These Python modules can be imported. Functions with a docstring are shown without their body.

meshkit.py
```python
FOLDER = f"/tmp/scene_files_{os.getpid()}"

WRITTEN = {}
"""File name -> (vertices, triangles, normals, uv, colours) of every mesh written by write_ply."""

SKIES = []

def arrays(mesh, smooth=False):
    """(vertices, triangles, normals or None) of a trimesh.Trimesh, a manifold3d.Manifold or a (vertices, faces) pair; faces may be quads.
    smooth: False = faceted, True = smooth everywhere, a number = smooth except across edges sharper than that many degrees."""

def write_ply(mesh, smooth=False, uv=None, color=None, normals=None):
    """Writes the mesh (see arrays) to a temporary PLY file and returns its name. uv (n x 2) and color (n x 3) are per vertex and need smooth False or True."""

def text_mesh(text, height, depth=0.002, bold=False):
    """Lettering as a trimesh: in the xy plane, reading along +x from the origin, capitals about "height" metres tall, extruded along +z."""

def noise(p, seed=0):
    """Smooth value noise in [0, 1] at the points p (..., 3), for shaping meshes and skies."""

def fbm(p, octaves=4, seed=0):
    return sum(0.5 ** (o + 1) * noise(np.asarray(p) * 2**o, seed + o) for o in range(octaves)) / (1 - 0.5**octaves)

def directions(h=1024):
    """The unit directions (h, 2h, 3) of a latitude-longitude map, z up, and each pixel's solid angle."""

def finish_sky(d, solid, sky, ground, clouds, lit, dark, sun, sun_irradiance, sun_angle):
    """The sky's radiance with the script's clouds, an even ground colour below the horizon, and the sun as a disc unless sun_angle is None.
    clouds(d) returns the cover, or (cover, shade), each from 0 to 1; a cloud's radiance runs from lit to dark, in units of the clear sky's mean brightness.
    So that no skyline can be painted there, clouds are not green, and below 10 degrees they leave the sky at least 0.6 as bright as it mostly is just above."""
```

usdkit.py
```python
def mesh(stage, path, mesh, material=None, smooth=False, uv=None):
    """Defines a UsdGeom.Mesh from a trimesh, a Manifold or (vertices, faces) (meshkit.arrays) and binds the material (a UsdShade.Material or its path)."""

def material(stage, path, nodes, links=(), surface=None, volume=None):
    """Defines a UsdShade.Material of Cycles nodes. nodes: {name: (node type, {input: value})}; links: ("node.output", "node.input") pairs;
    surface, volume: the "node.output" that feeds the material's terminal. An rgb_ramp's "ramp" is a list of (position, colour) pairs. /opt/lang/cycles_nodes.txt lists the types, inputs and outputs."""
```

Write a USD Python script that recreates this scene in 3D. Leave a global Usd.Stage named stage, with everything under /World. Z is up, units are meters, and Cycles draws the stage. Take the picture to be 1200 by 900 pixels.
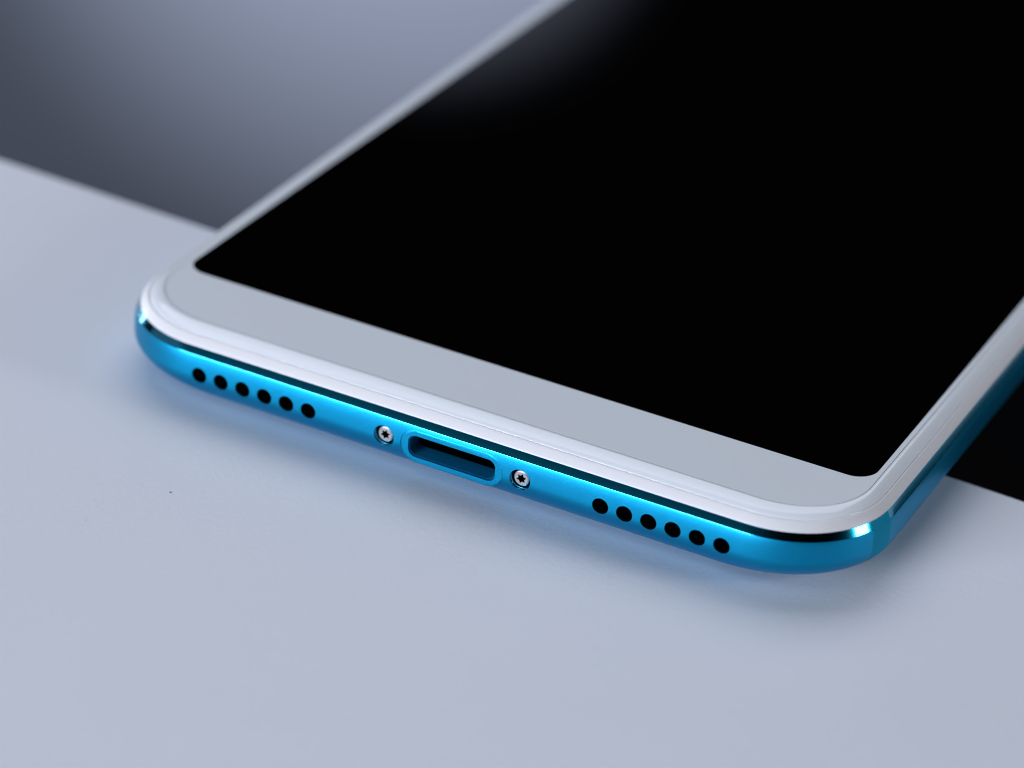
import math, numpy as np, trimesh, usdkit
import manifold3d as m3
from shapely.geometry import Polygon
from pxr import Usd, UsdGeom, UsdLux, UsdShade, Gf, Sdf

stage = Usd.Stage.CreateInMemory()
UsdGeom.SetStageUpAxis(stage, 'Z'); UsdGeom.SetStageMetersPerUnit(stage, 1.0)
UsdGeom.Xform.Define(stage, '/World'); UsdGeom.Scope.Define(stage, '/World/Looks')
MM = 0.001                                              # everything below is drawn in millimetres

# ------------------------------------------------------------------ camera
cam = UsdGeom.Camera.Define(stage, '/World/camera')
FPX = 3715.77
Rm = np.array([[0.88644763, -0.27832892, 0.36978862], [0.45785169, 0.41048691, -0.78858882], [0.06769369, 0.86835103, 0.49130852]])
EYE = np.array([142.32, -211.887, 144.57]) * MM
M = np.eye(4); M[:3, :3] = Rm.T; M[3, :3] = EYE         # USD row vectors
cam.AddTransformOp().Set(Gf.Matrix4d(*M.ravel().tolist()))
cam.CreateHorizontalApertureAttr(36.0); cam.CreateVerticalApertureAttr(27.0)
cam.CreateFocalLengthAttr(36.0 * FPX / 1200)
cam.CreateFStopAttr(17.5); cam.CreateFocusDistanceAttr(0.2715)
cam.CreateClippingRangeAttr(Gf.Vec2f(0.01, 100.0))
cam.CreateExposureAttr(0.0)

_names = {}
def numbered(path):
    n = _names.get(path, 0); _names[path] = n + 1
    return path if n == 0 else f'{path}_{n:03d}'

# ------------------------------------------------------------------ lamps (studio: no sky, no sun)
def aim(x, eye, target):
    e, t = np.array(eye, float) * MM, np.array(target, float) * MM
    z = (e - t) / np.linalg.norm(e - t)
    u = np.array([0, 0, 1.0]) if abs(z[2]) < 0.99 else np.array([0, 1.0, 0])
    a = np.cross(u, z); a /= np.linalg.norm(a); b = np.cross(z, a)
    m = np.eye(4); m[0, :3], m[1, :3], m[2, :3], m[3, :3] = a, b, z, e
    x.AddTransformOp().Set(Gf.Matrix4d(*m.ravel().tolist()))

def rect(name, eye, target, w, h, power, col=(1, 1, 1)):
    l = UsdLux.RectLight.Define(stage, '/World/' + name)
    l.CreateWidthAttr(w * MM); l.CreateHeightAttr(h * MM); l.CreateIntensityAttr(power); l.CreateColorAttr(Gf.Vec3f(*col))
    aim(l, eye, target)
    return l

COOL = (0.90, 0.95, 1.10)
rect('overhead_softbox', (-110, 250, 390), (35, 15, 0), 480, 330, 2.25, COOL)
rect('front_softbox', (-63, -278, 380), (37, 0, 0), 320, 200, 1.3, COOL)
rect('left_lamp', (-300, 75, 30), (0, 10, 5), 80, 45, 12.0, (0.92, 0.97, 1.1))
rect('right_lamp', (440, 90, 140), (75, 5, 5), 100, 80, 18.0, (0.96, 0.98, 1.05))
rect('front_fill', (-185, -552, 115), (37, 0, 3), 360, 135, 26.0, COOL)
rect('side_reflector', (-430, -290, 165), (0, 20, 5), 420, 170, 0.22, COOL)
rect('rear_lamp', (480, 520, 130), (75, 20, 5), 420, 230, 0.5, COOL)

def spot(name, eye, target, half_angle, power, col, soft=1.0):
    l = UsdLux.SphereLight.Define(stage, numbered('/World/' + name))
    l.CreateRadiusAttr(20 * MM); l.CreateIntensityAttr(power); l.CreateColorAttr(Gf.Vec3f(*col))
    h = UsdLux.ShapingAPI.Apply(l.GetPrim()); h.CreateShapingConeAngleAttr(half_angle); h.CreateShapingConeSoftnessAttr(soft)
    aim(l, eye, target)
spot('backdrop_lamp', (-1100, 0, 60), (-600, 1200, -250), 18.3, 104000.0, (0.81, 0.90, 1.15))
spot('backdrop_lamp', (-1100, 0, -60), (-900, 1200, -550), 24.0, 16000.0, (0.76, 0.89, 1.16))
spot('backdrop_lamp', (-1100, 0, 300), (-650, 1200, 410), 8.0, 125000.0, (0.82, 0.90, 1.15), 0.35)

# ------------------------------------------------------------------ helpers
def obj(name, mesh, mat, parent='/World', smooth=30):
    if hasattr(mesh, 'to_mesh'):
        q = mesh.to_mesh(); mesh = trimesh.Trimesh(np.array(q.vert_properties[:, :3], float), np.array(q.tri_verts), process=False)
    else:
        mesh = mesh.copy()
    mesh.apply_scale(MM)
    path = numbered(f'{parent}/{name}')
    usdkit.mesh(stage, path, mesh, mat, smooth=smooth)
    return path

def tag(path, **k):
    p = stage.GetPrimAtPath(path)
    for a, b in k.items():
        p.SetCustomDataByKey(a, b)

def mat(name, base, rough=0.4, metal=0.0, extra=None, nodes=None, links=()):
    p = {'base_color': base, 'roughness': rough, 'metallic': metal}; p.update(extra or {})
    n = {'p': ('principled_bsdf', p)}; n.update(nodes or {})
    return usdkit.material(stage, f'/World/Looks/{name}', n, list(links), surface='p.BSDF')

# ------------------------------------------------------------------ materials
blue_matte = mat('blue_anodised', (0.006, 0.30, 0.53), 0.46, 1.0, extra={'coat_weight': 0.04, 'coat_roughness': 0.4},
    nodes={'g': ('geometry', {}), 'n': ('noise_texture', {'scale': 8000.0, 'detail': 2.0}), 'b': ('bump', {'strength': 0.16, 'distance': 0.00004})},
    links=[('g.position', 'n.vector'), ('n.fac', 'b.height'), ('b.normal', 'p.normal')])
blue_polished = mat('blue_polished', (0.01, 0.32, 0.50), 0.14, 1.0, extra={'coat_weight': 1.0, 'coat_roughness': 0.05})
band_plastic = mat('band_plastic', (0.0, 0.24, 0.40), 0.6, extra={'specular_ior_level': 0.1})
white_plastic = mat('white_plastic', (0.71, 0.71, 0.72), 0.42)
glass_white = mat('white_glass', (0.73, 0.775, 0.80), 0.05, extra={'specular_ior_level': 0.5})
line_grey = mat('joint_grey', (0.12, 0.13, 0.14), 0.5)
screen_black = mat('screen_black', (0.0006, 0.0006, 0.0007), 0.03)
hole_black = mat('hole_black', (0.0006, 0.0006, 0.0006), 1.0, extra={'specular_ior_level': 0.0})
steel = mat('screw_steel', (0.55, 0.545, 0.56), 0.36, 1.0)
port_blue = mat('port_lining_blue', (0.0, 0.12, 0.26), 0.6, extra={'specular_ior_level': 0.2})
table_white = mat('table_white', (0.70, 0.72, 0.76), 0.5, extra={'specular_ior_level': 0.35},
    nodes={'g': ('geometry', {}), 'n': ('noise_texture', {'scale': 1600.0, 'detail': 6.0, 'roughness': 0.7}), 'b': ('bump', {'strength': 0.10, 'distance': 0.0003}),
           'n2': ('noise_texture', {'scale': 55.0, 'detail': 4.0}), 'r': ('rgb_ramp', {'ramp': [(0.3, (0.695, 0.722, 0.770)), (0.7, (0.706, 0.733, 0.781))]})},
    links=[('g.position', 'n.vector'), ('g.position', 'n2.vector'), ('n2.fac', 'r.fac'), ('r.color', 'p.base_color'), ('n.fac', 'b.height'), ('b.normal', 'p.normal')])
backdrop_grey = mat('backdrop_grey', (0.02, 0.0205, 0.022), 0.9, extra={'specular_ior_level': 0.0})

# ------------------------------------------------------------------ setting: table and backdrop
TE, TA = 30.958, -0.044
def edge_y(x): return TE + x * math.tan(TA)
X0, X1, YF, TH, C = -330.0, 430.0, -330.0, 14.0, 0.35
poly = Polygon([(X0, YF), (X1, YF), (X1, edge_y(X1)), (X0, edge_y(X0))])
def slab(p, z0, z1, c):
    """A board with a small chamfer round its upper edge."""
    a, b = np.array(p.exterior.coords)[:-1], np.array(p.buffer(-c, join_style=2).exterior.coords)[:-1]
    b = np.array([b[np.argmin(((b - q) ** 2).sum(1))] for q in a])
    pts = [(*q, z0) for q in a] + [(*q, z1 - c) for q in a] + [(*q, z1) for q in b]
    return trimesh.convex.convex_hull(np.array(pts))
tag(obj('tabletop', slab(poly, -TH, -0.015, C), table_white, smooth=False), label='smooth white tabletop with a straight back edge under the blue phone', kind='structure')

speck_grey = mat('speck_grey', (0.06, 0.06, 0.06), 0.8)
for x, y, r in ((17.6, -13.4, 0.10), (12.2, -9.5, 0.035), (14.6, -13.7, 0.035), (13.4, -17.6, 0.045), (14.1, -21.2, 0.05), (59.3, -14.6, 0.045)):
    sph = trimesh.creation.icosphere(1, r); sph.apply_scale((1, 0.8, 0.35)); sph.apply_translation((x, y, 0.0))
    obj('dust_speck', sph, speck_grey, '/World/tabletop', smooth=True)

YB, ZF, RB = 1200.0, -750.0, 350.0
prof = [(-900, ZF), (YB - RB, ZF)] + [(YB - RB + RB * math.sin(t), ZF + RB - RB * math.cos(t)) for t in np.linspace(0, math.pi / 2, 24)[1:]] + [(YB, 1500.0)]
v = [(x, y, z) for (y, z) in prof for x in (-2400.0, 2000.0)]
f = [q for i in range(len(prof) - 1) for q in ((2 * i, 2 * i + 1, 2 * i + 3), (2 * i, 2 * i + 3, 2 * i + 2))]
tag(obj('backdrop', trimesh.Trimesh(v, f, process=False), backdrop_grey, smooth=True), label='dark blue grey studio backdrop with a soft pool of light beyond the table', kind='structure')

# ------------------------------------------------------------------ the phone
W0, W1, LEN, RC, NE = 0.55, 75.05, 158.7, 10.2, 2.08
def ring(d, grow=0.0, n=64):
    """Outline of the phone inset by d, counter-clockwise from the front-left corner: (x, y) points, the same count for every d."""
    r, t = RC + grow, np.linspace(0, math.pi / 2, n)
    c, s = np.cos(t) ** (2 / NE), np.sin(t) ** (2 / NE)
    fl = np.c_[W0 + r - r * c, r - r * s]
    fr = np.c_[W1 - r + r * s, r - r * c]
    br = np.c_[W1 - r + r * c, LEN - r + r * s]
    bl = np.c_[W0 + r - r * s, LEN - r + r * c]
    parts = [fl, np.c_[np.linspace(W0 + r, W1 - r, 122)[1:-1], np.zeros(120)], fr, np.c_[np.full(40, W1), np.linspace(r, LEN - r, 42)[1:-1]],
             br, np.c_[np.linspace(W1 - r, W0 + r, 62)[1:-1], np.full(60, LEN)], bl, np.c_[np.full(40, W0), np.linspace(LEN - r, r, 42)[1:-1]]]
    p = np.vstack(parts)
    tan = np.roll(p, -1, 0) - np.roll(p, 1, 0); tan /= np.linalg.norm(tan, axis=1, keepdims=True)
    k = 1 - 0.18 * np.clip((d - 1.4) / 1.6, 0, 1)      # the glass margin is a little narrower along the sides
    return p + d * np.c_[-tan[:, 1] * k, tan[:, 0]]

def sweep(profile, closed_profile=False, cap=False, span=None):
    """Sweeps (inset, height) points round the phone's outline. closed_profile: a tube; cap: flat lids on the first and last ring; span: only these outline points (capped ends)."""
    rings = [ring(d, 1.5 * d if z < 3.4 else 0.0) for d, z in profile]      # the back tucks in more at the corners
    if span is not None:
        rings = [r[span] for r in rings]
    n, k = len(rings[0]), len(profile)
    v = np.vstack([np.c_[r, np.full(n, z)] for r, (d, z) in zip(rings, profile)])
    f = []
    for j in range(k if closed_profile else k - 1):
        j2 = (j + 1) % k
        for i in range(n if span is None else n - 1):
            i2 = (i + 1) % n
            a, b, c, d = j * n + i, j * n + i2, j2 * n + i2, j2 * n + i
            f += [(a, b, c), (a, c, d)]
    v = list(map(tuple, v))
    if cap:
        for j, flip in ((0, True), (k - 1, False)):
            cx = ((W0 + W1) / 2, LEN / 2, profile[j][1]); v.append(cx); m = len(v) - 1
            for i in range(n):
                a, b = j * n + i, j * n + (i + 1) % n
                f.append((b, a, m) if flip else (a, b, m))
    if span is not None and closed_profile:
        for e, flip in ((0, False), (n - 1, True)):
            for j in range(1, k - 1):
                a, b, c = e, j * n + e, (j + 1) * n + e
                f.append((c, b, a) if flip else (a, b, c))
    m = trimesh.Trimesh(np.array(v), np.array(f), process=False)
    return m

def to_manifold(t):
    q = m3.Manifold(m3.Mesh(np.asarray(t.vertices, np.float32), np.asarray(t.faces, np.uint32)))
    if q.volume() < 0 or q.is_empty():
        t = t.copy(); t.invert(); q = m3.Manifold(m3.Mesh(np.asarray(t.vertices, np.float32), np.asarray(t.faces, np.uint32)))
    return q

phone = '/World/smartphone'
UsdGeom.Xform.Define(stage, phone)
tag(phone, label='white fronted smartphone with blue metal frame and switched off black screen', category='smartphone')

HZ = 3.5
side = [(4.8 - 4.8 * math.sin(t), 3.4 - 3.4 * math.cos(t)) for t in np.linspace(0, math.pi / 2, 26)]
side += [(0.0, 3.8), (0.006, 4.2), (0.02, 4.55), (0.045, 4.85), (0.08, 5.1), (0.115, 5.27), (0.15, 5.38)]
side_full = side + [(0.55, 6.02)]
body = to_manifold(sweep(side, cap=True))

def cyl(x, z, r, y0, y1, r2=None, seg=48):
    c = m3.Manifold.cylinder(y1 - y0, r, r if r2 is None else r2, seg)       # along z, turned to run along +y
    return c.rotate((-90, 0, 0)).translate((x, y0, z))
def stadium(x, z, w, h, y0, y1, seg=12, r=None):
    r = min(r or h / 2, h / 2 - 1e-4)
    pts = []
    for sx, sz, a0 in ((1, -1, -90), (1, 1, 0), (-1, 1, 90), (-1, -1, 180)):
        pts += [(x + sx * (w / 2 - r) + r * math.cos(t), z + sz * (h / 2 - r) + r * math.sin(t)) for t in np.radians(np.linspace(a0, a0 + 90, seg))]
    cs = m3.CrossSection([[(a, -b) for a, b in pts][::-1]])
    return cs.extrude(y1 - y0).rotate((-90, 0, 0)).translate((0, y0, 0))

CX, A, B, PITCH = 37.7, 14.399, 14.409, 2.266
holes = [CX - A - k * PITCH for k in range(6)] + [CX + B + k * PITCH for k in range(6)]
screws = [CX - 6.72, CX + 6.70]
HR = 0.765
cut = m3.Manifold()
for x in holes:
    cut += cyl(x, HZ, HR, -1, 2.2)
for x in screws:
    cut += cyl(x, HZ, 1.0, -1, 0.5) + cyl(x, HZ, 0.88, 0.4, 1.6)
PW, PH, PZ, PR = 8.45, 2.0, 3.44, 0.70
cut += stadium(CX, PZ, PW + 1.66, PH + 1.22, -1, 1.9)
cut += stadium(CX, PZ, PW, PH, -1, 6.5, r=PR)
whole = body
body -= cut
obj('unibody', body, blue_matte, phone, smooth=28)

# polished chamfer above the matte side, the white plastic rim and the curved glass
obj('polished_chamfer', sweep([(0.145, 5.37), (0.155, 5.40), (0.53, 6.00), (0.56, 6.03), (1.2, 6.03), (1.2, 5.37)], True), blue_polished, phone, smooth=25)
obj('white_rim', sweep([(0.60, 5.95), (0.545, 6.04), (0.555, 6.10), (0.62, 6.20), (0.80, 6.42), (0.98, 6.62), (1.13, 6.75), (1.22, 6.80), (1.30, 6.79), (1.34, 6.74), (1.34, 5.9)], True), white_plastic, phone, smooth=40)
GZ = 7.25
edge = [(1.345, 6.3), (1.345, 6.76)] + [(d, GZ - 0.42 * ((3.06 - d) / 1.69) ** 2.4) for d in np.linspace(1.38, 3.06, 16)]
obj('glass_edge', sweep(edge + [(3.08, 7.24), (3.08, 6.3)], True), glass_white, phone, smooth=40)
obj('glass_joint', sweep([(3.06, 6.4), (3.06, GZ - 0.05), (3.17, GZ - 0.05), (3.17, 6.4)], True), line_grey, phone, smooth=False)

# flat front: white glass round the screen, and the screen in its opening
def round_box(x0, y0, x1, y1, r, n=20):
    q = Polygon([(x0 + r, y0 + r), (x1 - r, y0 + r), (x1 - r, y1 - r), (x0 + r, y1 - r)])
    return q.buffer(r, quad_segs=n)
SX0, SX1, SY0 = 3.5, 72.05, 10.77
screen_shape = round_box(SX0, SY0, SX1, SY0 + 136.5, 2.1)
inner = Polygon(ring(3.15))
panel = inner.difference(screen_shape)
m = trimesh.creation.extrude_polygon(panel, 0.7); m.apply_translation((0, 0, GZ - 0.7)); obj('front_glass', m, glass_white, phone, smooth=30)
m = trimesh.creation.extrude_polygon(screen_shape.intersection(inner).buffer(-0.004), 0.7); m.apply_translation((0, 0, GZ - 0.7)); obj('screen', m, screen_black, phone, smooth=30)

# antenna bands: plain plastic strips let into the frame at both front corners
R0 = ring(0)
def band(angle_deg, right, count):
    c = np.array([W1 - RC, RC]) if right else np.array([W0 + RC, RC])
    a = np.degrees(np.arctan2(*(R0 - c).T[::-1]))
    i = int(np.argmin(np.abs(a - angle_deg) + 1e3 * (np.linalg.norm(R0 - c, axis=1) > RC * 1.4)))
    span = np.arange(i - count, i + count + 1)
    pr = [(d - 0.012, z) for d, z in side_full if z > 0.6]
    pr = pr[:-1] + [(0.535, 6.028), (3.0, 6.02), (3.0, 3.5), (3.0, pr[0][1])]
    obj('antenna_band', sweep(pr, True, span=span), band_plastic, phone, smooth=40)
band(-13, True, 5)
band(193, False, 5)

# speaker holes: a black grille cup in each
for x in holes:
    cup = cyl(x, HZ, HR - 0.004, 0.10, 1.9)
    obj('speaker_hole', cup, hole_black, phone, smooth=30)

# screws: bright bevel round the hole, steel head with a star recess
def star(x, z, r0, r1, n, y0, y1):
    pts = [((r0 if i % 2 == 0 else r1) * math.cos(math.pi * i / n + 0.3) + x, (r0 if i % 2 == 0 else r1) * math.sin(math.pi * i / n + 0.3) + z) for i in range(2 * n)]
    cs = m3.CrossSection([[(a, -b) for a, b in pts][::-1]])
    return cs.extrude(y1 - y0).rotate((-90, 0, 0)).translate((0, y0, 0))
def side_y(z):
    return 4.8 * (1 - math.sqrt(1 - ((3.4 - z) / 3.4) ** 2)) if z < 3.4 else 0.0
def bevel_ring(x, n=48):
    v, f = [], []
    for i in range(n):
        a = 2 * math.pi * i / n
        c, q = math.cos(a), math.sin(a)
        for r, y in ((0.997, side_y(HZ + 0.997 * q) + 0.012), (0.88, 0.30), (0.88, 0.49), (0.997, 0.49)):
            v.append((x + r * c, y, HZ + r * q))
        for k in range(4):
            k2, j, j2 = (k + 1) % 4, 4 * i, 4 * ((i + 1) % n)
            f += [(j + k, j2 + k, j2 + k2), (j + k, j2 + k2, j + k2)]
    m = trimesh.Trimesh(np.array(v), np.array(f), process=False); m.fix_normals()
    return m
for x in screws:
    head = m3.Manifold.batch_hull([cyl(x, HZ, 0.63, 0.30, 0.33), cyl(x, HZ, 0.73, 0.36, 1.1)]) - star(x, HZ, 0.50, 0.29, 6, 0.2, 0.75)
    s = obj('screw', head, steel, phone, smooth=False)
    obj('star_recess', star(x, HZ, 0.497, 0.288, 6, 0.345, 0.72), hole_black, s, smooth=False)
    bevel = bevel_ring(x)
    obj('screw_hole_bevel', bevel, blue_polished, phone, smooth=30)
    obj('screw_well', cyl(x, HZ, 0.875, 0.62, 1.55) - cyl(x, HZ, 0.735, 0.5, 1.2), hole_black, phone, smooth=30)

# charging port: flat blue collar round a slot, dark inside
hull = m3.Manifold.batch_hull
collar = hull([stadium(CX, PZ, PW + 1.64, PH + 1.2, 0.07, 1.88), stadium(CX, PZ, PW + 1.44, PH + 1.0, 0.03, 0.3)])
collar -= stadium(CX, PZ, PW, PH, -1, 3, r=PR) + hull([stadium(CX, PZ, PW, PH, 0.12, 0.3, r=PR), stadium(CX, PZ, PW + 0.16, PH + 0.16, -0.02, 0.0, r=PR + 0.08)])
port = obj('charging_port', collar, blue_matte, phone, smooth=50)
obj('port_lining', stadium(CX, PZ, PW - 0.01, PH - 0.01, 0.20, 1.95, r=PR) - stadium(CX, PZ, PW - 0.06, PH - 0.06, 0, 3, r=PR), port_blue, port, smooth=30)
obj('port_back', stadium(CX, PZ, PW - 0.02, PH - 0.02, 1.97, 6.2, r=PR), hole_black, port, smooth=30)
